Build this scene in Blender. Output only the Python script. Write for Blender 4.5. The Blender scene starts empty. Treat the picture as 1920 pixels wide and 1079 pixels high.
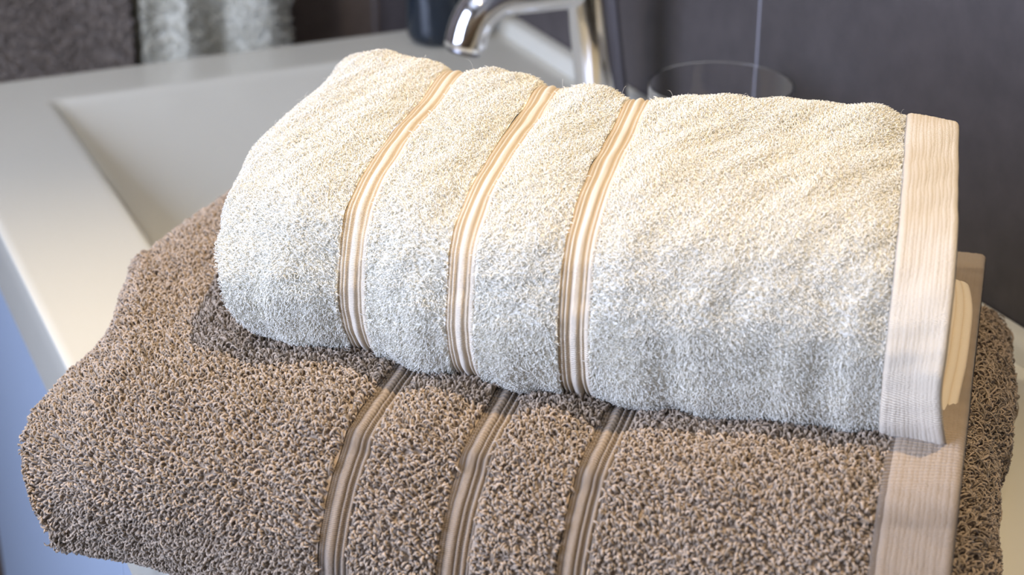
import bpy, bmesh, math
import numpy as np
from mathutils import Vector, Matrix

# ---------------------------------------------------------------- camera, world, lights
# metres; z = 0 is the top of the washbasin counter, x grows towards the tiled wall, y runs along it
SC = bpy.context.scene
COL = SC.collection
cam_d = bpy.data.cameras.new('camera')
cam = bpy.data.objects.new('camera', cam_d)
COL.objects.link(cam)
PITCH = math.radians(25.017)
HEAD = math.radians(24.70)
fw = Vector((math.sin(HEAD) * math.cos(PITCH), math.cos(HEAD) * math.cos(PITCH), -math.sin(PITCH)))
rt = Vector((math.cos(HEAD), -math.sin(HEAD), 0))
up = rt.cross(fw)
cam.matrix_world = Matrix(((rt.x, up.x, -fw.x, 0), (rt.y, up.y, -fw.y, 0), (rt.z, up.z, -fw.z, 0.46), (0, 0, 0, 1)))
cam_d.sensor_width = 36.0
cam_d.lens = 3300 / 1920 * 36
cam_d.clip_start = 0.02
cam_d.dof.use_dof = True
cam_d.dof.focus_distance = 0.80
cam_d.dof.aperture_fstop = 9.0
SC.camera = cam

SC.view_settings.view_transform = 'Standard'
SC.view_settings.look = 'None'
SC.view_settings.gamma = 1
SC.view_settings.exposure = 1.27
SC.view_settings.use_curve_mapping = False
SC.cycles.max_bounces = 14
SC.cycles.diffuse_bounces = 10

world = bpy.data.worlds.new('world')
SC.world = world
world.use_nodes = True
world.node_tree.nodes['Background'].inputs[0].default_value = (0.75, 0.85, 1.0, 1)
world.node_tree.nodes['Background'].inputs[1].default_value = 0.3


def area_light(name, loc, target, sx, sy, power, color):
    d = bpy.data.lights.new(name, 'AREA')
    d.shape = 'RECTANGLE'
    d.size, d.size_y, d.energy, d.color = sx, sy, power, color
    o = bpy.data.objects.new(name, d)
    COL.objects.link(o)
    o.location = loc
    o.rotation_euler = (Vector(target) - Vector(loc)).to_track_quat('-Z', 'Y').to_euler()
    return o


WIN_Y0, WIN_Y1, WIN_Z0, WIN_Z1 = -0.10, 1.10, 0.05, 1.30
area_light('daylight', (-1.15, 0.5, 0.68), (0, 0.5, 0.68), 1.15, 1.2, 25.5, (0.60, 0.70, 1.0))


def spot(name, loc, target, power, color, radius=0.014, size=100):
    d = bpy.data.lights.new(name, 'SPOT')
    d.energy, d.color, d.shadow_soft_size = power, color, radius
    d.spot_size, d.spot_blend = math.radians(size), 0.9
    o = bpy.data.objects.new(name, d)
    COL.objects.link(o)
    o.location = loc
    o.rotation_euler = (Vector(target) - Vector(loc)).to_track_quat('-Z', 'Y').to_euler()


LAMPS = [(0.575, 0.47, 1.53), (-0.45, 0.80, 1.53), (-0.35, -0.35, 1.53)]  # first is the key spot, the other two are added fill
LAMP_POWER = [38.0, 11.0, 2.5]
LAMP_COLOR = [(1.0, 0.76, 0.46), (1.0, 0.84, 0.58), (1.0, 0.86, 0.70)]
LAMP_AIM = [(0.20, 0.69, 0), (0.1, 1.0, 0), (0, 0, 0)]
for p, w, c, a, sz in zip(LAMPS, LAMP_POWER, LAMP_COLOR, LAMP_AIM, (37, 90, 100)):
    spot('ceiling_key_and_fill_spot', p, a, w, c, size=sz)


# ---------------------------------------------------------------- helpers
def tag(o, label=None, cat=None, group=None, kind=None):
    for k, v in (('label', label), ('category', cat), ('group', group), ('kind', kind)):
        if v:
            o[k] = v
    return o


def empty(name, loc, label, cat):
    o = bpy.data.objects.new(name, None)
    COL.objects.link(o)
    o.location = loc
    o.empty_display_size = 0.05
    return tag(o, label, cat)


def mesh_obj(name, verts, faces, mat, parent=None, smooth=True, uv=None):
    """verts (n,3) array in world coordinates; faces: (m,4) array or a list of tuples"""
    verts = np.asarray(verts, np.float32)
    me = bpy.data.meshes.new(name)
    if isinstance(faces, np.ndarray):
        m, k = faces.shape
        me.vertices.add(len(verts))
        me.vertices.foreach_set('co', verts.ravel())
        me.loops.add(m * k)
        me.loops.foreach_set('vertex_index', faces.astype(np.int32).ravel())
        me.polygons.add(m)
        me.polygons.foreach_set('loop_start', np.arange(0, m * k, k, dtype=np.int32))
        me.update(calc_edges=True)
    else:
        me.from_pydata(verts.tolist(), [], faces)
    if smooth:
        me.polygons.foreach_set('use_smooth', np.ones(len(me.polygons), bool))
    if uv is not None:
        li = np.empty(len(me.loops), np.int32)
        me.loops.foreach_get('vertex_index', li)
        l = me.uv_layers.new(name='UVMap')
        l.data.foreach_set('uv', np.asarray(uv, np.float32)[li].ravel())
    me.validate()
    me.materials.append(mat)
    o = bpy.data.objects.new(name, me)
    COL.objects.link(o)
    if parent:
        o.parent = parent
        o.matrix_parent_inverse = Matrix.Translation(parent.location).inverted()
    return o


def box_vf(x0, x1, y0, y1, z0, z1):
    v = [(x0, y0, z0), (x1, y0, z0), (x1, y1, z0), (x0, y1, z0), (x0, y0, z1), (x1, y0, z1), (x1, y1, z1), (x0, y1, z1)]
    f = [(0, 3, 2, 1), (4, 5, 6, 7), (0, 1, 5, 4), (1, 2, 6, 5), (2, 3, 7, 6), (3, 0, 4, 7)]
    return v, f


def box(name, b, mat, parent=None, bevel=0.0, seg=3):
    v, f = box_vf(*b)
    o = mesh_obj(name, v, f, mat, parent, smooth=bevel > 0)
    if bevel:
        m = o.modifiers.new('bevel', 'BEVEL')
        m.width, m.segments, m.limit_method = bevel, seg, 'ANGLE'
        m.harden_normals = True
    return o


def boxes(name, bs, mat, parent=None):
    V, F = [], []
    for b in bs:
        v, f = box_vf(*b)
        F += [tuple(i + len(V) for i in q) for q in f]
        V += v
    return mesh_obj(name, V, F, mat, parent, smooth=False)


def lathe(name, prof, centre, mat, parent=None, n=64, closed=False):
    c = np.array(centre)
    a = np.linspace(0, 2 * np.pi, n, endpoint=False)
    V = []
    for r, z in prof:
        V.append(np.stack([c[0] + r * np.cos(a), c[1] + r * np.sin(a), np.full(n, c[2] + z)], 1))
    V = np.concatenate(V)
    F = grid_faces(len(prof), n, closed, True)
    o = mesh_obj(name, V, F[:, ::-1], mat, parent)
    bm = bmesh.new()
    bm.from_mesh(o.data)
    bmesh.ops.remove_doubles(bm, verts=bm.verts, dist=1e-6)
    bmesh.ops.recalc_face_normals(bm, faces=bm.faces)
    bm.to_mesh(o.data)
    bm.free()
    return o


def grid_faces(nr, nc, wrap_r=False, wrap_c=False):
    i = np.arange(nr if wrap_r else nr - 1)
    j = np.arange(nc if wrap_c else nc - 1)
    I, J = np.meshgrid(i, j, indexing='ij')
    I, J = I.ravel(), J.ravel()
    I2, J2 = (I + 1) % nr, (J + 1) % nc
    return np.stack([I * nc + J, I2 * nc + J, I2 * nc + J2, I * nc + J2], 1)


def sweep(path, radii, n=24, squash=(1, 1), side0=(0, 1, 0), cap=True):
    """tube along a path; radii per point, squash = (across, along normal)"""
    P = np.asarray(path, float)
    T = np.gradient(P, axis=0)
    T /= np.linalg.norm(T, axis=1)[:, None]
    s = np.array(side0, float)
    V = []
    a = np.linspace(0, 2 * np.pi, n, endpoint=False)
    for p, t, r in zip(P, T, radii):
        s = s - t * (s @ t)
        s /= np.linalg.norm(s)
        q = np.cross(t, s)
        V.append(p + r * (np.cos(a)[:, None] * s * squash[0] + np.sin(a)[:, None] * q * squash[1]))
    V = np.concatenate(V)
    F = [tuple(x) for x in grid_faces(len(P), n, False, True)]
    if cap:
        F.append(tuple(range(n)))
        F.append(tuple(range(len(P) * n - 1, (len(P) - 1) * n - 1, -1)))
    return V, F


# ---------------------------------------------------------------- materials
def mat(name, color, rough=0.5, metal=0.0, **kw):
    m = bpy.data.materials.new(name)
    m.use_nodes = True
    b = m.node_tree.nodes['Principled BSDF']
    b.inputs['Base Color'].default_value = (*color, 1)
    b.inputs['Roughness'].default_value = rough
    b.inputs['Metallic'].default_value = metal
    for k, v in kw.items():
        b.inputs[k.replace('_', ' ')].default_value = v
    return m, m.node_tree, b


def ramp(nt, fac, stops):
    r = nt.nodes.new('ShaderNodeValToRGB')
    e = r.color_ramp.elements
    while len(e) < len(stops):
        e.new(0.5)
    for el, (p, c) in zip(e, stops):
        el.position, el.color = p, (*c, 1)
    nt.links.new(fac, r.inputs[0])
    return r.outputs[0]


def noise(nt, scale, detail=4, rough=0.6, vec=None, coord='Object'):
    n = nt.nodes.new('ShaderNodeTexNoise')
    n.inputs['Scale'].default_value = scale
    n.inputs['Detail'].default_value = detail
    n.inputs['Roughness'].default_value = rough
    if vec is None:
        tc = nt.nodes.new('ShaderNodeTexCoord')
        vec = tc.outputs[coord]
    nt.links.new(vec, n.inputs['Vector'])
    return n.outputs['Fac']


def bump(nt, b, height, strength, dist):
    bp = nt.nodes.new('ShaderNodeBump')
    bp.inputs['Strength'].default_value = strength
    bp.inputs['Distance'].default_value = dist
    nt.links.new(height, bp.inputs['Height'])
    nt.links.new(bp.outputs[0], b.inputs['Normal'])


def math_node(nt, op, a, b=None, c=None):
    n = nt.nodes.new('ShaderNodeMath')
    n.operation = op
    for i, v in enumerate((a, b, c)):
        if v is None:
            continue
        if isinstance(v, (int, float)):
            n.inputs[i].default_value = v
        else:
            nt.links.new(v, n.inputs[i])
    return n.outputs[0]


def yarn_mat(name, c_lo, c_hi, rough=0.9, sheen=0.3, trans=0.0):
    m, nt, b = mat(name, c_hi, rough)
    g = nt.nodes.new('ShaderNodeNewGeometry')
    col = ramp(nt, g.outputs['Random Per Island'], [(0.0, c_lo), (1.0, c_hi)])
    nt.links.new(col, b.inputs['Base Color'])
    b.inputs['Sheen Weight'].default_value = sheen
    b.inputs['Sheen Roughness'].default_value = 0.5
    b.inputs['Specular IOR Level'].default_value = 0.25
    if trans:
        t = nt.nodes.new('ShaderNodeBsdfTranslucent')
        nt.links.new(col, t.inputs[0])
        mx = nt.nodes.new('ShaderNodeMixShader')
        mx.inputs[0].default_value = trans
        out = nt.nodes['Material Output']
        nt.links.new(b.outputs[0], mx.inputs[1])
        nt.links.new(t.outputs[0], mx.inputs[2])
        nt.links.new(mx.outputs[0], out.inputs[0])
    return m


def weave_mat(name, c_lo, c_hi, pitch_t, strength=0.6):
    """flat woven cotton: uv x = cord height 0..1, uv y = metres along the cord (fine cross threads)"""
    m, nt, b = mat(name, c_hi, 0.85)
    tc = nt.nodes.new('ShaderNodeTexCoord')
    sep = nt.nodes.new('ShaderNodeSeparateXYZ')
    nt.links.new(tc.outputs['UV'], sep.inputs[0])
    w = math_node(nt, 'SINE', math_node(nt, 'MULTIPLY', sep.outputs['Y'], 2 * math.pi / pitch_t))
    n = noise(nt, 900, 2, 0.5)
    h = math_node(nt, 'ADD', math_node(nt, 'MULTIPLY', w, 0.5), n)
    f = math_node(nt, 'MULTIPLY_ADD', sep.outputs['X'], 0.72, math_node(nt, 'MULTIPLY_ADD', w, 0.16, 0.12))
    col = ramp(nt, f, [(0.1, c_lo), (0.85, c_hi)])     # darker in the grooves, paler on top of the cords
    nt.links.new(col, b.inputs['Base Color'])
    b.inputs['Sheen Weight'].default_value = 0.2
    b.inputs['Specular IOR Level'].default_value = 0.3
    bump(nt, b, h, strength, 0.0006)
    return m


M_WHITE = yarn_mat('white_yarn', (0.915, 0.895, 0.82), (0.96, 0.945, 0.87), 0.85, 0.3, 0.40)
M_WHITE_BASE, nt, b = mat('white_ground_cloth', (0.95, 0.93, 0.87), 0.95)
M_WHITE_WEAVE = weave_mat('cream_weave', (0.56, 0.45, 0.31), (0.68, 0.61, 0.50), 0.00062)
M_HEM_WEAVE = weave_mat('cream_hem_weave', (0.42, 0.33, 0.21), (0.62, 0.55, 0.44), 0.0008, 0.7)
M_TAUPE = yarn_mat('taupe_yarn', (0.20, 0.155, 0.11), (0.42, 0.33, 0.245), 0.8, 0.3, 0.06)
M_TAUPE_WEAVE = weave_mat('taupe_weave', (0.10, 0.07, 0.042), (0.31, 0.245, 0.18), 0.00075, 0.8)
M_CERAMIC, nt, b = mat('white_mineral_cast', (0.60, 0.585, 0.50), 0.14)
b.inputs['Coat Weight'].default_value = 0.3
b.inputs['Coat Roughness'].default_value = 0.05
M_CABINET, nt, b = mat('blue_tinted_lacquer', (0.27, 0.33, 0.42), 0.45)  # white cabinet; the window's blue light is tinted into its base colour
M_CHROME, nt, b = mat('chrome', (0.85, 0.85, 0.87), 0.06, 1.0)
M_DARK_CHROME, nt, b = mat('aerator_metal', (0.25, 0.25, 0.27), 0.3, 1.0)
M_BOTTLE, nt, b = mat('dark_glass_bottle', (0.010, 0.016, 0.024), 0.12)
M_CAP, nt, b = mat('black_cap', (0.02, 0.02, 0.02), 0.35)
M_GLASS, nt, b = mat('clear_glass', (1, 1, 1), 0.0)
b.inputs['Transmission Weight'].default_value = 1.0
b.inputs['IOR'].default_value = 1.47
M_PAINT, nt, b = mat('warm_white_paint', (0.62, 0.58, 0.50), 0.8)
M_CEIL, nt, b = mat('ceiling_paint', (0.75, 0.73, 0.68), 0.9)
M_FLOOR, nt, b = mat('floor_tile', (0.16, 0.14, 0.12), 0.5)
bump(nt, b, noise(nt, 30), 0.2, 0.002)
M_FRAME, nt, b = mat('window_frame_paint', (0.8, 0.8, 0.8), 0.4)
M_LAMP, nt, b = mat('lamp_glass', (1, 1, 1), 0.3)
b.inputs['Emission Color'].default_value = (1.0, 0.72, 0.42, 1)
b.inputs['Emission Strength'].default_value = 30.0


def slate_mat(name, lo, hi, joint_axis, joint_at, step):
    m, nt, b = mat(name, hi, 0.55)
    tc = nt.nodes.new('ShaderNodeTexCoord')
    n1 = noise(nt, 3.5, 8, 0.65, tc.outputs['Object'])
    n2 = noise(nt, 60, 5, 0.6, tc.outputs['Object'])
    f = math_node(nt, 'MULTIPLY_ADD', n2, 0.35, math_node(nt, 'MULTIPLY', n1, 0.75))
    col = ramp(nt, f, [(0.30, lo), (0.75, hi)])
    sep = nt.nodes.new('ShaderNodeSeparateXYZ')
    nt.links.new(tc.outputs['Object'], sep.inputs[0])
    masks = []
    for ax, at, st in ((joint_axis, joint_at, step), ('Z', 0.40, 0.6)):
        q = math_node(nt, 'SUBTRACT', sep.outputs[ax], at - st / 2)
        q = math_node(nt, 'FLOORED_MODULO', q, st)
        q = math_node(nt, 'ABSOLUTE', math_node(nt, 'SUBTRACT', q, st / 2))
        masks.append(math_node(nt, 'LESS_THAN', q, 0.0011))
    k = math_node(nt, 'MAXIMUM', *masks)
    mx = nt.nodes.new('ShaderNodeMix')
    mx.data_type = 'RGBA'
    nt.links.new(k, mx.inputs[0])
    nt.links.new(col, mx.inputs[6])
    mx.inputs[7].default_value = (0.24, 0.24, 0.27, 1)
    nt.links.new(mx.outputs[2], b.inputs['Base Color'])
    bump(nt, b, n2, 0.25, 0.001)
    return m


M_SLATE = slate_mat('slate_tile', (0.035, 0.031, 0.031), (0.085, 0.072, 0.070), 'Y', 0.996, 0.6)
M_SLATE_FAR = slate_mat('brown_slate_tile', (0.10, 0.075, 0.056), (0.20, 0.155, 0.125), 'X', 0.04, 0.6)


# ---------------------------------------------------------------- the room
XW = 0.645
YF = 1.75
ZF, ZC = -0.86, 1.56
tag(box('wall_right', (XW, XW + 0.1, -1.6, YF + 0.1, ZF, ZC), M_SLATE), kind='structure')
tag(box('wall_far', (-1.15, XW, YF, YF + 0.1, ZF, ZC), M_SLATE_FAR), kind='structure')
tag(box('wall_near', (-1.15, XW, -1.6, -1.5, ZF, ZC), M_PAINT), kind='structure')
tag(boxes('wall_left', [(-1.15, -1.05, -1.5, WIN_Y0, ZF, ZC), (-1.15, -1.05, WIN_Y1, YF, ZF, ZC),
                        (-1.15, -1.05, WIN_Y0, WIN_Y1, ZF, WIN_Z0), (-1.15, -1.05, WIN_Y0, WIN_Y1, WIN_Z1, ZC)], M_PAINT), kind='structure')
ym, zm, w = (WIN_Y0 + WIN_Y1) / 2, (WIN_Z0 + WIN_Z1) / 2, 0.035
tag(boxes('window_1', [(-1.13, -1.07, WIN_Y0, WIN_Y0 + w, WIN_Z0, WIN_Z1), (-1.13, -1.07, WIN_Y1 - w, WIN_Y1, WIN_Z0, WIN_Z1),
                       (-1.13, -1.07, WIN_Y0 + w, WIN_Y1 - w, WIN_Z0, WIN_Z0 + w), (-1.13, -1.07, WIN_Y0 + w, WIN_Y1 - w, WIN_Z1 - w, WIN_Z1),
                       (-1.13, -1.07, ym - 0.02, ym + 0.02, WIN_Z0 + w, WIN_Z1 - w)], M_FRAME), kind='structure')
tag(box('floor', (-1.15, XW, -1.6, YF, ZF - 0.1, ZF), M_FLOOR), kind='structure')
tag(box('ceiling', (-1.15, XW + 0.1, -1.6, YF + 0.1, ZC, ZC + 0.1), M_CEIL), kind='structure')


# ---------------------------------------------------------------- washbasin counter with its sunken basin
CX0, CX1, CY0, CY1 = 0.139, XW - 0.001, 0.20, 1.437
BX0, BX1, BY0, BY1 = 0.2235, 0.520, 0.72, 1.372
CT = 0.020
basin = empty('washbasin', ((CX0 + CX1) / 2, (CY0 + CY1) / 2, -CT),
              'white washbasin counter with a sunken rectangular basin, under the folded towels', 'washbasin')


def make_basin():
    n = 40
    # rim loop parameter: rectangle with small corner radius, same count for every ring
    def rrect(x0, x1, y0, y1, r, z):
        pts = []
        for cx, cy, a0 in ((x1 - r, y1 - r, 0), (x0 + r, y1 - r, 90), (x0 + r, y0 + r, 180), (x1 - r, y0 + r, 270)):
            for k in range(n // 4 + 1):
                a = math.radians(a0 + 90 * k / (n // 4))
                pts.append((cx + r * math.cos(a), cy + r * math.sin(a), z))
        return pts
    e = 0.0035
    rings = [rrect(CX0 + .001, CX1, CY0, CY1, .006, -0.060),
             rrect(CX0 + .001, CX1, CY0, CY1, .006, -CT + .0005),
             rrect(CX0, CX1, CY0, CY1, .006, -CT),
             rrect(CX0, CX1, CY0, CY1, .006, -e),
             rrect(CX0 + e * .3, CX1 - e * .3, CY0 + e * .3, CY1 - e * .3, .006, -e * .3),
             rrect(CX0 + e, CX1 - e, CY0 + e, CY1 - e, .006, 0),
             rrect(CX0 + e * 2, CX1 - e * 2, CY0 + e * 2, CY1 - e * 2, .006, 0),
             rrect(BX0 - .004, BX1 + .004, BY0 - .004, BY1 + .006, .010, 0),
             rrect(BX0, BX1, BY0, BY1, .008, 0),
             rrect(BX0 + .002, BX1 - .002, BY0 + .002, BY1 - .004, .009, -.0012),
             rrect(BX0 + .005, BX1 - .004, BY0 + .005, BY1 - .012, .010, -.005),
             rrect(BX0 + .046, BX1 - .020, BY0 + .02, BY1 - .340, .020, -.085),
             rrect(BX0 + .060, BX1 - .030, BY0 + .03, BY1 - .365, .025, -.092),
             rrect(BX0 + .100, BX1 - .080, BY0 + .08, BY1 - .420, .030, -.094)]
    m = len(rings[0])
    V = [p for r in rings for p in r]
    F = []
    for i in range(len(rings) - 1):
        for j in range(m):
            a, b2 = i * m + j, i * m + (j + 1) % m
            F.append((a, b2, b2 + m, a + m))
    F.append(tuple(range((len(rings) - 1) * m, len(rings) * m)))
    F.append(tuple(range(m - 1, -1, -1)))
    o = mesh_obj('countertop', V, F, M_CERAMIC, basin)
    o.data.set_sharp_from_angle(angle=math.radians(40))
    md = o.modifiers.new('wn', 'WEIGHTED_NORMAL')
    md.keep_sharp = True
    # rounded upstand along the tiled wall
    prof = [(XW - .001, -.0005), (XW - .017, -.0005), (XW - .0155, .003), (XW - .0145, .008), (XW - .0125, .011), (XW - .009, .0125), (XW - .001, .0125)]
    V = [(x, y, z) for y in (CY0 + .004, CY1 - .004) for x, z in prof]
    k = len(prof)
    F = [(i, i + 1, i + 1 + k, i + k) for i in range(k - 1)] + [(k - 1, 0, k, 2 * k - 1)] + [tuple(range(k - 1, -1, -1)), tuple(range(k, 2 * k))]
    mesh_obj('upstand', V, F, M_CERAMIC, basin, smooth=True).data.set_sharp_from_angle(angle=math.radians(50))
    lathe('drain', [(0.0, .004), (.020, .004), (.026, .003), (.030, .0005), (.030, -.0005)], (0.385, 0.86, -.0935), M_CHROME, basin, 40)


make_basin()
cab = empty('vanity_cabinet', ((CX0 + CX1) / 2, (CY0 + CY1) / 2, -0.62), 'pale blue-lit vanity cabinet front below the washbasin edge', 'cabinet')
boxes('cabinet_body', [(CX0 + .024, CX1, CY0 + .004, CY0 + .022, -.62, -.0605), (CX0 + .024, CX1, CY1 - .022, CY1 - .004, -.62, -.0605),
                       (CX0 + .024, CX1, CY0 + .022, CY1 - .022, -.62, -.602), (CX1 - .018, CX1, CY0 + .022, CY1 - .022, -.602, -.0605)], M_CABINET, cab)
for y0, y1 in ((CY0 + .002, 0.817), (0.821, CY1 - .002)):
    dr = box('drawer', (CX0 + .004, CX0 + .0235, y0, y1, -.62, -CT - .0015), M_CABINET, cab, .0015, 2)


# ---------------------------------------------------------------- folded towels: surface machinery
TH = math.radians(-42)
UA = np.array([math.cos(TH), math.sin(TH), 0.0])
VA = np.array([math.sin(TH), -math.cos(TH), 0.0])


def W(u, v, z):
    u, v, z = np.broadcast_arrays(np.asarray(u, float), v, z)
    return u[..., None] * UA + v[..., None] * VA + z[..., None] * np.array([0, 0, 1.0])


def hermite(knots, vals, x, period=None):
    """cubic interpolation along axis 0"""
    k = np.asarray(knots, float)
    v = np.asarray(vals, float)
    if period:
        k = np.concatenate([k[-2:] - period, k, k[:3] + period])
        v = np.concatenate([v[-2:], v, v[:3]])
    d = np.diff(v, axis=0) / np.diff(k).reshape(-1, *([1] * (v.ndim - 1)))
    h = np.diff(k)
    tg = np.empty_like(v)
    tg[0], tg[-1] = d[0], d[-1]
    hw = h.reshape(-1, *([1] * (v.ndim - 1)))
    tg[1:-1] = (d[:-1] * hw[1:] + d[1:] * hw[:-1]) / (hw[1:] + hw[:-1])
    i = np.clip(np.searchsorted(k, x, side='right') - 1, 0, len(k) - 2)
    hh = h[i]
    t = (x - k[i]) / hh
    sh = (-1,) + (1,) * (v.ndim - 1)
    t, hh = t.reshape(sh), hh.reshape(sh)
    return ((2 * t**3 - 3 * t**2 + 1) * v[i] + (t**3 - 2 * t**2 + t) * hh * tg[i]
            + (-2 * t**3 + 3 * t**2) * v[i + 1] + (t**3 - t**2) * hh * tg[i + 1])


class Body:
    """closed cross-sections (rows) swept through columns; s is the column coordinate, t in [0,1) runs round"""
    def __init__(self, knots, cols, dents, seed, amp):
        self.k = np.asarray(knots, float)
        self.c = np.asarray(cols, float)            # (nc, nr, 3)
        mid = self.c[len(self.c) // 2]
        seg = np.linalg.norm(np.roll(mid, -1, 0) - mid, axis=1)
        self.len = seg.sum()
        self.tk = np.concatenate([[0], np.cumsum(seg)[:-1]]) / self.len
        rng = np.random.default_rng(seed)
        self.waves = [(rng.normal(size=3) * fr, rng.uniform(0, 6.28), amp / (1 + fr / 90)) for fr in dents]

    def grid(self, s, t):
        """s (n,), t (m,) -> (n, m, 3) positions"""
        a = hermite(self.k, self.c, s)                                  # (n, nr, 3)
        b2 = hermite(self.tk, a.transpose(1, 0, 2), np.mod(t, 1.0), period=1.0)
        return b2.transpose(1, 0, 2)

    def dent(self, p):
        d = np.zeros(p.shape[:-1])
        for kv, ph, am in self.waves:
            d += am * np.sin(p @ kv + ph)
        return d

    def surf(self, s, t):
        p = self.grid(s, t)
        ds = np.gradient(p, axis=0)
        tt = np.asarray(t)
        e = 0.004
        dt = self.grid(s, tt + e) - self.grid(s, tt - e)
        n = np.cross(dt, ds)
        n /= np.linalg.norm(n, axis=-1)[..., None] + 1e-12
        return p, n


def loops_on(P, N, density, rng, r, hgt, wid, lean, seg=5, sides=4, theta=160, comb=None, jitter=.8, field=1.7):
    """terry loops scattered evenly over a grid surface P (n,m,3) with normals N"""
    a, b2, c, d = P[:-1, :-1], P[1:, :-1], P[1:, 1:], P[:-1, 1:]
    area = 0.5 * np.linalg.norm(np.cross(c - a, d - b2), axis=-1)
    dens = density[:-1, :-1] if isinstance(density, np.ndarray) else density
    w = area * dens
    w[1::2] = w[1::2, ::-1]                     # serpentine order keeps the spacing even
    cum = np.cumsum(w.ravel())
    n = int(cum[-1])
    pick = np.searchsorted(cum, (np.arange(n) + rng.uniform(0.15, 0.85, n)) * cum[-1] / n)
    pick = np.minimum(pick, w.size - 1)
    i, j = np.divmod(pick, w.shape[1])
    j = np.where(i % 2 == 1, w.shape[1] - 1 - j, j)
    fu, fv = rng.random((2, n))[:, :, None]
    pos = (P[i, j] * (1 - fu) + P[i + 1, j] * fu) * (1 - fv) + (P[i, j + 1] * (1 - fu) + P[i + 1, j + 1] * fu) * fv
    nor = N[i, j]
    e = rng.normal(size=(n, 3))
    ph = pos @ np.array([[37., 61, 23], [-49., 31, 67], [29., -53, 41]]).T
    e = e * jitter + np.sin(ph * field + np.array([0.4, 2.1, 4.0]))
    if comb is not None:
        e = e + np.asarray(comb)
    e -= nor * np.sum(e * nor, 1)[:, None]
    e /= np.linalg.norm(e, axis=1)[:, None] + 1e-9
    q = np.cross(nor, e)
    H = hgt * rng.uniform(0.55, 1.40, n)[:, None]
    Wd = wid * rng.uniform(0.6, 1.4, n)[:, None]
    L = lean * rng.normal(size=n)[:, None]
    th = np.radians(np.linspace(0, theta, seg + 1))
    rings = []
    cen = []
    for k, a_ in enumerate(th):
        sn = math.sin(min(a_, math.pi / 2)) if a_ < math.pi / 2 else 1 - 0.55 * (1 - math.sin(a_))
        off = e * (Wd * (1 - math.cos(a_))) + q * L * math.sin(a_ / 2) ** 2 * H * 0.8
        cen.append(pos + nor * (H * sn - r) + off)
    cen = np.stack(cen, 1)                       # n, seg+1, 3
    T = np.gradient(cen, axis=1)
    T /= np.linalg.norm(T, axis=2)[..., None] + 1e-12
    B_ = np.cross(T, q[:, None, :] * 1.0 + 0.01)
    B_ /= np.linalg.norm(B_, axis=2)[..., None] + 1e-12
    C_ = np.cross(T, B_)
    ang = np.arange(sides) * 2 * np.pi / sides
    tap = np.ones(seg + 1)
    tap[-1] = 0.45
    rr = r * rng.uniform(0.75, 1.2, n)[:, None, None, None] * tap[None, :, None, None]
    V = cen[:, :, None, :] + rr * (np.cos(ang)[None, None, :, None] * B_[:, :, None, :] + np.sin(ang)[None, None, :, None] * C_[:, :, None, :])
    F1 = grid_faces(seg + 1, sides, False, True)
    F1 = np.concatenate([F1, [[seg * sides + x for x in range(4)]]]) if sides == 4 else F1
    F = (F1[None] + (np.arange(n) * (seg + 1) * sides)[:, None, None]).reshape(-1, 4)
    return V.reshape(-1, 3), F


def join(*vf):
    V, F, o = [], [], 0
    for v, f in vf:
        V.append(v.reshape(-1, 3))
        F.append(f + o)
        o += len(V[-1])
    return np.concatenate(V), np.concatenate(F)


def smoothstep(x):
    x = np.clip(x, 0, 1)
    return x * x * (3 - 2 * x)


def rib_band(name, body, s0, s1, prof, material, parent, nt_=800, ns=49, lift=0.0008, t0=0.0, t1=1.0, wrap=True, curve_in=0.0):
    """woven strip between s0 and s1 whose height profile is prof(x), x in 0..1 across it"""
    s = np.linspace(s0, s1, ns)
    t = np.linspace(t0, t1, nt_, endpoint=not wrap)
    P, N = body.surf(s, t)
    x = (s - s0) / (s1 - s0)
    h = prof(x)[:, None] * (1 + .06 * np.sin(x[:, None] * 37 + t[None, :] * body.len * 90))
    h = h + lift - (curve_in * (1 - smoothstep(x / .08) * smoothstep((1 - x) / .08)))[:, None]
    P = P + N * (h[..., None] + body.dent(P)[..., None] * 0.5)
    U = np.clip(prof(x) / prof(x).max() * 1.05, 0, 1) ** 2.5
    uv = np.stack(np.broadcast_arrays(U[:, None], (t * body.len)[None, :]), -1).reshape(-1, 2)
    return mesh_obj(name, P.reshape(-1, 3), grid_faces(ns, nt_, False, wrap), material, parent, uv=uv)


def ribs(spec):
    """sum of rounded ribs: (centre, half width, height)"""
    def f(x):
        h = np.zeros_like(x)
        for c, w_, a in spec:
            h = np.maximum(h, a * np.sqrt(np.clip(1 - ((x - c) / w_) ** 2, 0, 1)))
        return h
    return f


def terry(body, s_edges, rng, ns, nt_, bulge, dens_fn, loopkw, edge=0.016):
    """pile panels between the flat bands; returns cloth grids + loops as one vertex/face set"""
    out = []
    for s0, s1, soft0, soft1 in s_edges:
        n = max(8, int(ns * (s1 - s0) / 0.4))
        s = np.linspace(s0, s1, n)
        t = np.linspace(0, 1, nt_, endpoint=False)
        P, N = body.surf(s, t)
        k = np.ones(n)
        if soft0:
            k *= smoothstep((s - s0) / edge) * 1.25 - 0.25
        if soft1:
            k *= smoothstep((s1 - s) / edge) * 1.25 - 0.25
        P = P + N * ((bulge * k)[:, None, None] + body.dent(P)[..., None])
        Pw = np.concatenate([P, P[:, :1]], 1)
        Nw = np.concatenate([N, N[:, :1]], 1)
        out.append((P, grid_faces(n, nt_, False, True)))
        tt = np.concatenate([t, [1.0]])
        D = np.broadcast_to(dens_fn(tt)[None, :], (n, nt_ + 1)).copy()
        out.append(loops_on(Pw, Nw, D, rng, **loopkw))
    return out


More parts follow.
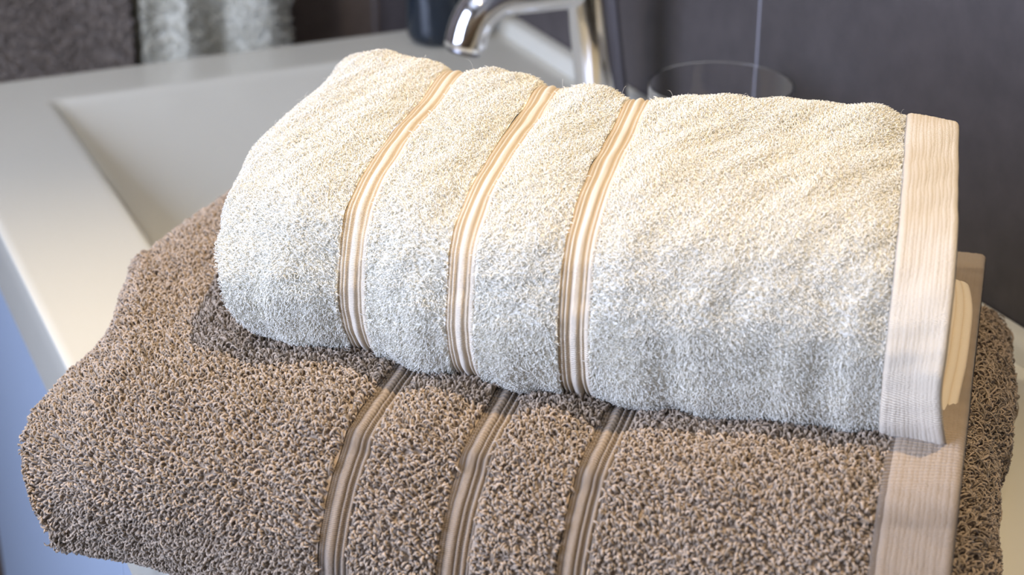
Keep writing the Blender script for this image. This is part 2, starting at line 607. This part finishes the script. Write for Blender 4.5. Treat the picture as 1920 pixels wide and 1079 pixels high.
# ---- cross-section rows: 0 back top ... 8 front bottom, 9-11 underside, 12-13 back
def white_col(u, vb, vf, zt, z0=0.0955, du=0.0, flare=0.0):
    vis = [(1, 0), (.67, 0), (.38, -.004), (.18, -.011), (.075, -.021), (.02, -.037), (0, -.060)]
    rows = [(u + du * lam, vf + (vb - vf) * lam, zt + dz) for lam, dz in vis]
    rows += [(u + flare, vf - .004, .108), (u + flare * 2, vf - .013, z0)]
    rows += [(u, vf + (vb - vf) * q, z0) for q in (.3, .6, .92)]
    rows += [(u + du, vb - .016, z0 + .03), (u + du, vb - .012, zt - .02)]
    return rows


wl = [(-0.345, -0.826, 0.168), (-0.350, -0.790, 0.160), (-0.358, -0.755, 0.153), (-0.356, -0.718, 0.148), (-0.350, -0.684, 0.143),
      (-0.345, -0.665, 0.136), (-0.341, -0.656, 0.122), (-0.338, -0.658, 0.108), (-0.333, -0.669, 0.095)]
wl += [(-0.336, -.70, .094), (-0.340, -.75, .094), (-0.340, -.80, .094), (-0.343, -.846, .125), (-0.345, -.846, .152)]


def cap_cols(c1, cl, n=7):
    c1, cl = np.array(c1), np.array(cl)
    out = []
    for i in range(n, 0, -1):
        f = math.radians(90 * i / n)
        c = c1 + (cl - c1) * math.sin(f)
        c[:, 2] = cl[:, 2] + (c1[:, 2] - cl[:, 2]) * math.cos(f)
        out.append(c)
    return out


WC1 = white_col(-0.312, -0.816, -0.650, 0.180)
wcols = cap_cols(WC1, wl) + [WC1,
         white_col(-0.276, -.802, -.649, .183),
         white_col(-0.2225, -.787, -.638, .185),
         white_col(-0.1715, -.772, -.637, .188, du=-.004),
         white_col(-0.110, -.776, -.640, .189, du=-.006),
         white_col(-0.042, -.781, -.643, .187, du=-.011),
         white_col(-0.021, -.785, -.640, .184, du=-.012, flare=.0025)]
wk = [-0.312 - 0.04 * (1 - math.cos(math.radians(90 * i / 7))) - 0.035 * math.sin(math.radians(90 * i / 7)) for i in range(7, 0, -1)]
wk += [-.312, -.276, -.2225, -.1715, -.110, -.042, -.021]
wcols = np.array([W(*np.array(c).T) for c in wcols])
WB = Body(wk, wcols, [60, 75, 110, 140, 190, 230, 300, 380], 3, 0.0009)

rng = np.random.default_rng(7)
hand = empty('hand_towel', W(-.18, -.72, .093), 'white folded hand towel with three ribbed bands, lying on top of the taupe towel', 'towel')
bw = 0.0068
bands = [-.276, -.2225, -.1715]


def white_dens(t):
    d = np.full_like(t, 2700000.0)
    lo = WB.tk[9]
    hi = WB.tk[12]
    d[(t > lo) & (t < hi)] = 60000.0
    return d


panels = [(wk[0], bands[0] - bw, False, True), (bands[0] + bw, bands[1] - bw, True, True),
          (bands[1] + bw, bands[2] - bw, True, True), (bands[2] + bw, -.042, True, True)]
kw = dict(r=.00021, hgt=.0020, wid=.00042, lean=.9, seg=3, theta=110, sides=3)
parts = terry(WB, panels, rng, 150, 260, .0020, white_dens, kw)
V, F = join(*parts)
fz = []
for s0, s1, _, _ in panels:                             # a few long loose fibres
    ss, tt = np.linspace(s0 + .001, s1 - .001, 30), np.linspace(0, 1, 200, endpoint=False)
    P_, N_ = WB.surf(ss, tt)
    fz.append(loops_on(P_, N_, 16000.0, rng, r=.00005, hgt=.0044, wid=.0014, lean=1.2, seg=5, sides=3, theta=100))
V, F = join(*parts, *fz)
cloth = mesh_obj('terry_cloth', V, F, M_WHITE, hand)
cloth.data.materials.append(M_WHITE_BASE)               # the ground cloth under the loops
mi = np.concatenate([np.full(len(f), 1 - k % 2, np.int32) for k, (v, f) in enumerate(parts)] + [np.zeros(len(f), np.int32) for v, f in fz])
cloth.data.polygons.foreach_set('material_index', mi)
wprof = ribs([(.06, .05, .0004), (.17, .045, .0012), (.28, .045, .0013), (.50, .12, .0016), (.72, .045, .0010), (.86, .09, .0015)])
for c in bands:
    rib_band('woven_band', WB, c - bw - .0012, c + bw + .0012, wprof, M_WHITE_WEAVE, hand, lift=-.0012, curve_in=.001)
hemprof = ribs([(.03 + (i + .5) * .94 / 13, .035, .0012) for i in range(13)])
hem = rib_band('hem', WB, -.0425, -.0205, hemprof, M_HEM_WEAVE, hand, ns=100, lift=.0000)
md = hem.modifiers.new('thick', 'SOLIDIFY')
md.thickness, md.offset = .0024, -1


def fold_end(body, s_end, inset, layers, material, parent, z0, z1, v0, v1, u):
    """the stacked inner layers seen at the open end of a folded towel"""
    out = []
    hh = (z1 - z0) / layers
    for k in range(layers):
        zc = z0 + hh * (k + .5)
        th = np.linspace(0, 2 * np.pi, 14, endpoint=False)
        prof = np.stack([-.016 + .014 * np.cos(th), (hh * .47) * np.sin(th)], 1)
        vs = np.linspace(v0, v1, 24)
        e = np.sqrt(np.clip(1 - (np.abs(np.linspace(-1, 1, 24)) ** 8), 0.02, 1))
        wob = .0012 * np.sin(vs * 60 + k * 2)
        P = W(u + prof[None, :, 0] * e[:, None] + wob[:, None], vs[:, None] + 0 * prof[None, :, 0], zc + prof[None, :, 1] * e[:, None])
        out.append((P, grid_faces(24, 14, False, True)))
    return join(*out)


V, F = fold_end(WB, 0, 0, 4, M_WHITE, hand, .097, .172, -.765, -.668, -.026)
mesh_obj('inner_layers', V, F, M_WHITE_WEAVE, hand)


def tongue(name, outline, thick, material, parent, u_in, ribn=7):
    """hem of the inner layer standing out past the outer hem: outline of (u, v, z)"""
    o = np.array(outline)
    m = 60
    k = np.linspace(0, 1, len(o))
    q = hermite(k, o, np.linspace(0, 1, m))
    n = 36
    f = np.linspace(0, 1, n)[:, None]
    U = u_in + (q[:, 0] - u_in)[None] * f
    Z = q[:, 2][None] + (1 - f) * .004 + .0004 * np.abs(np.sin(f * math.pi * ribn))
    P = W(U, np.broadcast_to(q[:, 1][None], U.shape), Z)
    L = np.concatenate([[0], np.cumsum(np.linalg.norm(np.diff(q, axis=0), axis=1))])
    uv = np.stack(np.broadcast_arrays(np.abs(np.sin(f * math.pi * ribn)), L[None, :]), -1).reshape(-1, 2)
    ob = mesh_obj(name, P.reshape(-1, 3), grid_faces(n, m), material, parent, uv=uv)
    md = ob.modifiers.new('thick', 'SOLIDIFY')
    md.thickness, md.offset = thick, 0
    return ob


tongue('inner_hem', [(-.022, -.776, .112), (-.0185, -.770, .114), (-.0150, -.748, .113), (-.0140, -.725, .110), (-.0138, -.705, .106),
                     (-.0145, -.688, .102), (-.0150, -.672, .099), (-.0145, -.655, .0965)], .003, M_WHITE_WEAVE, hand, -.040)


# ---- the taupe bath towel under it
def taupe_col(u, vb=-.90, vf=-.565, zt=.093, du=0.0):
    rows = [(u, vb + .05, zt * .96), (u, vb + .11, zt), (u, -.70, zt), (u, -.648, zt - .0005), (u, vf - .048, zt - .003), (u, vf - .028, zt - .011),
            (u, vf - .011, zt - .024), (u, vf, zt - .045), (u, vf - .004, zt - .070)]
    rows += [(u, vf - .020, .0015), (u, -.66, .0005), (u, -.76, .0005), (u, vb + .04, .001), (u, vb + .015, .045)]
    return [(a + du * (vf - b_) / .33, b_, c) for a, b_, c in rows]


tl = [(-0.446, -.905, .055), (-0.452, -.86, .058), (-0.452, -.783, .060), (-0.439, -.740, .060), (-0.422, -.695, .058),
      (-0.428, -.655, .056), (-0.431, -.622, .052), (-0.421, -.598, .043), (-0.408, -.586, .028)]
tl += [(-0.398, -.596, .012), (-0.410, -.66, .010), (-0.425, -.76, .010), (-0.43, -.87, .012), (-0.44, -.915, .035)]
T1 = taupe_col(-.395, vf=-.590, zt=.082)
T2 = taupe_col(-.330, vf=-.576, zt=.090)
tcols = cap_cols(T1, tl) + [T1, T2, taupe_col(-.2535), taupe_col(-.202), taupe_col(-.152),
                            taupe_col(-.09, zt=.094), taupe_col(-.036, zt=.095, vf=-.568, du=-.006), taupe_col(-.009, zt=.096, vf=-.572, du=-.007)]
tk_ = [-.395 - .045 * math.sin(math.radians(90 * i / 7)) - .02 * (1 - math.cos(math.radians(90 * i / 7))) for i in range(7, 0, -1)]
tk_ += [-.395, -.330, -.2535, -.202, -.152, -.09, -.036, -.009]
tcols = np.array([W(*np.array(c).T) for c in tcols])
TB = Body(tk_, tcols, [40, 55, 80, 120, 160, 220, 300], 11, 0.0011)
bath = empty('bath_towel', W(-.2, -.73, 0.0), 'taupe folded bath towel lying on the washbasin counter under the white towel', 'towel')
tb = [-.2535, -.202, -.152]
tw = 0.0072


def taupe_dens(t):
    d = np.full_like(t, 540000.0)
    lo, hi = TB.tk[9], TB.tk[12]
    d[(t > lo) & (t < hi)] = 30000.0
    return d


panels = [(tk_[0], tb[0] - tw, False, True), (tb[0] + tw, tb[1] - tw, True, True), (tb[1] + tw, tb[2] - tw, True, True), (tb[2] + tw, -.036, True, True)]
kw = dict(r=.00053, hgt=.0031, wid=.00075, lean=.5, seg=5, theta=165, jitter=.5, field=.9, comb=VA * .5)
parts = terry(TB, panels, rng, 150, 340, .0010, taupe_dens, kw)
V, F = join(*parts)
mesh_obj('terry_cloth', V, F, M_TAUPE, bath)
tprof = ribs([(.04, .04, .0007), (.12, .035, .0012), (.195, .035, .0012), (.38, .14, .0017), (.585, .055, .0015), (.66, .03, .0003), (.77, .065, .0018), (.90, .055, .0014)])
for c in tb:
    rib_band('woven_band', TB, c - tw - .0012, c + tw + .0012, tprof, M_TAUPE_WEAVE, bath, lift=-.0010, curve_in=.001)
hemprof = ribs([(.10 + (i + .5) * .88 / 12, .036, .0015) for i in range(12)] + [(.04, .03, .0006)])
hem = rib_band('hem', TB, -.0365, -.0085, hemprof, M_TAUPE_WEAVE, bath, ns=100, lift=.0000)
md = hem.modifiers.new('thick', 'SOLIDIFY')
md.thickness, md.offset = .003, -1


def end_roll(name, u_in, u_out, v0, v1, z0, z1, material, parent, dens, kw, seed):
    """rounded fold end of a lower terry layer, pile on it"""
    m, n = 80, 40
    a = np.linspace(-math.pi / 2 - .9, math.pi / 2 + .9, n)
    hh, zc = (z1 - z0) / 2, (z0 + z1) / 2
    vs = np.linspace(v0, v1, m)
    x = np.linspace(-1, 1, m)
    e = np.sqrt(np.clip(1 - np.abs(x) ** 9, .03, 1))[:, None]
    ru = (u_out - u_in) * .5
    U = np.where(np.abs(a) > math.pi / 2, -(np.abs(a) - math.pi / 2) * .03, ru * np.cos(a)) + (u_out - ru)
    U = U[None, :] + .002 * np.sin(vs * 47 + 1)[:, None] + .0012 * np.sin(vs * 113)[:, None] - (1 - e) * .01
    Z = zc + hh * np.sin(np.clip(a, -math.pi / 2, math.pi / 2))[None, :] * e
    P = W(U, np.broadcast_to(vs[:, None], U.shape), Z)
    ds, dt = np.gradient(P, axis=0), np.gradient(P, axis=1)
    N = np.cross(ds, dt)
    N /= np.linalg.norm(N, axis=-1)[..., None]
    mid = N[m // 2, n // 2]
    if mid @ UA < 0:
        N = -N
    V, F = join((P, grid_faces(m, n)), loops_on(P, N, dens, np.random.default_rng(seed), **kw))
    return mesh_obj(name, V, F, material, parent)


end_roll('lower_fold', -.030, .0045, -.885, -.580, .004, .062, M_TAUPE, bath, 480000.0,
         dict(r=.00046, hgt=.0042, wid=.0008, lean=1.1, seg=5, theta=155), 21)
V, F = fold_end(TB, 0, 0, 2, M_TAUPE, bath, .050, .086, -.84, -.61, -.013)
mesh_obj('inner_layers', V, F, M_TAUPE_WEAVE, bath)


# ---------------------------------------------------------------- basin mixer
mixer = empty('basin_mixer', (0.590, 1.118, 0), 'chrome basin mixer tap rising behind the white towel', 'tap')


def mixer_parts():
    z = np.array([0, .003, .006, .02, .05, .08, .11, .14, .150, .154])
    r = np.array([.024, .024, .0200, .0192, .0190, .0188, .0188, .0188, .0180, .0150])
    path = np.stack([.590 - .13 * z, np.full_like(z, 1.112), z + .0], 1)
    V, F = sweep(path, r, 48, side0=(1, 0, 0))
    mesh_obj('body', V, F, M_CHROME, mixer)
    # spout: straight out over the basin, turned down at the end
    pts = []
    z0 = .1185
    for x in np.linspace(.578, .508, 6):
        pts.append((x, z0 + (.578 - x) * .02))
    for a in np.linspace(10, 75, 8):
        aa = math.radians(a)
        pts.append((.508 - .032 * math.sin(aa), z0 - .032 * (1 - math.cos(aa)) + .0012))
    lx, lz = pts[-1]
    aa = math.radians(75)
    for k in (.004, .008, .012):
        pts.append((lx - k * math.cos(aa), lz - k * math.sin(aa)))
    path = [(x, 1.112, zz) for x, zz in pts]
    rr = [.0150] * (len(path) - 1) + [.0146]
    V, F = sweep(path, rr, 40, side0=(0, 1, 0))
    mesh_obj('spout', V, F, M_CHROME, mixer)
    e = np.array(path[-1])
    d = np.array([-math.cos(aa), 0, -math.sin(aa)])
    V, F = sweep([e - d * .001, e + d * .0035, e + d * .004], [.0118, .0118, .0105], 32, side0=(0, 1, 0))
    mesh_obj('aerator', V, F, M_DARK_CHROME, mixer)
    # lever on top
    zt = np.array([.155, .158, .178, .184, .186])
    path = np.stack([.590 - .13 * zt, np.full_like(zt, 1.112), zt], 1)
    V, F = sweep(path, [.0185, .019, .0188, .016, .008], 48, side0=(1, 0, 0))
    lv = mesh_obj('lever_base', V, F, M_CHROME, mixer)
    V, F = sweep([(.567 - k, 1.112, .176 + k * .35) for k in np.linspace(0, .075, 8)], [.0065, .0062, .006, .0058, .0056, .0054, .0052, .004], 20, side0=(0, 1, 0))
    mesh_obj('lever', V, F, M_CHROME, mixer)


mixer_parts()

# ---------------------------------------------------------------- bottle and drinking glass
bt = empty('soap_bottle', (0.568, 1.392, 0), 'dark bottle with a rounded base standing behind the tap spout', 'bottle')
lathe('bottle_body', [(0, .0005), (.018, .0005), (.023, .002), (.0262, .006), (.0275, .012), (.0275, .100), (.0265, .108), (.022, .116), (.013, .122), (.012, .126)],
      (0.568, 1.392, 0), M_BOTTLE, bt)
lathe('cap', [(.0122, .124), (.0145, .125), (.0148, .127), (.0148, .146), (.0140, .148), (0, .148)], (0.568, 1.392, 0), M_CAP, bt)

R = .0460
T = .0011
inner = [(0, .006), (.020, .006), (R - .012, .0061), (R - .007, .0075), (R - .0035, .011), (R - .0018, .016)]
inner += [(R - T, z) for z in np.linspace(.022, .1045, 12)] + [(R - T, .1052)]
rim = [(R - T * .5 + T * .5 * math.cos(a), .1053 + T * .5 * math.sin(a)) for a in np.linspace(math.pi * .9, math.pi * .1, 7)]
outer = [(R, .1052)] + [(R, z) for z in np.linspace(.1045, .014, 12)] + [(R - .0008, .009), (R - .0025, .0045), (R - .006, .0015), (R - .010, .0005), (.018, .0004), (0, .0004)]
gl = lathe('drinking_glass', inner + rim + outer, (0.5655, .912, 0), M_GLASS, None, 128)
tag(gl, 'clear round drinking glass whose rim shows above the white towel, by the dark wall', 'glass')

# ---------------------------------------------------------------- towels hanging beyond the counter
def hanging(name, x0, x1, z0, z1, y, label, c_lo, c_hi, folds, amp, seed, group=None):
    n, m = 90, 50
    x = np.linspace(x0, x1, n)
    z = np.linspace(z1, z0, m)
    X, Z = np.meshgrid(x, z, indexing='ij')
    f = (x - x0) / (x1 - x0)
    Y = y + amp * np.interp(f, np.linspace(0, 1, len(folds)), folds)[:, None] + .002 * np.sin(Z * 30 + X * 50)
    r = np.random.default_rng(seed)
    P = np.stack([X, Y, Z], -1)
    back = P.copy()
    back[..., 1] = y + .028
    ring = np.concatenate([P, back[:, ::-1]], 1)          # front sheet over the rail and down behind
    N = np.zeros_like(P)
    N[..., 1] = -1
    Vl, Fl = loops_on(P, N, 90000.0, r, r=.0007, hgt=.004, wid=.0013, lean=1, seg=3, theta=150)
    V, F = join((ring, grid_faces(n, 2 * m, False, True)), (Vl, Fl))
    o = mesh_obj(name, V, F, yarn_mat(name + '_yarn', c_lo, c_hi, .9, .2))
    return tag(o, label, 'towel', group)


hanging('hanging_towel', .05, .3590, -.55, .34, 1.675, 'grey-brown towel hanging beyond the far end of the counter', (.15, .122, .098), (.28, .235, .195), [0, .3, 0, -.3, .1, .4, 0], .01, 1)
hanging('hanging_towel', .3690, .5240, -.50, .34, 1.675, 'cream white towel hanging in folds beyond the far end of the counter', (.55, .54, .45), (.75, .73, .62),
        [0, .5, .2, -1, -.4, .3, .9, .2, -.6, -.9, -.2, .6], .012, 2)
rail = empty('towel_rail', (.28, 1.72, .345), 'metal towel rail fixed to the far brown wall above the hanging towels', 'rail')
V, F = sweep([(x, 1.6895, .3440) for x in np.linspace(.02, .56, 12)], [.008] * 12, 20, side0=(0, 1, 0))
mesh_obj('bar', V, F, M_CHROME, rail)
for x in (.03, .55):
    V, F = sweep([(x, 1.6895, .3440), (x, 1.72, .3440), (x, 1.749, .3440)], [.006, .006, .012], 16, side0=(1, 0, 0))
    mesh_obj('bracket', V, F, M_CHROME, rail)

# ---------------------------------------------------------------- ceiling downlights (off frame: a key over the towels, two added as fill)
for i, (x, y, z) in enumerate(LAMPS):
    d = empty('ceiling_key_and_fill_lamp', (x, y, 1.56), ['warm ceiling downlight above the tiled wall and tap', 'added warm fill downlight above the middle of the room',
                                             'added warm fill downlight nearest the painted end wall'][i], 'lamp')
    lathe('trim_ring', [(.034, -.0005), (.046, -.0005), (.046, -.006), (.034, -.006)], (x, y, 1.56), M_FRAME, d, 40, True)
    lathe('bulb', [(0, -.001), (.033, -.001), (.033, -.004), (0, -.004)], (x, y, 1.56), M_LAMP, d, 40)
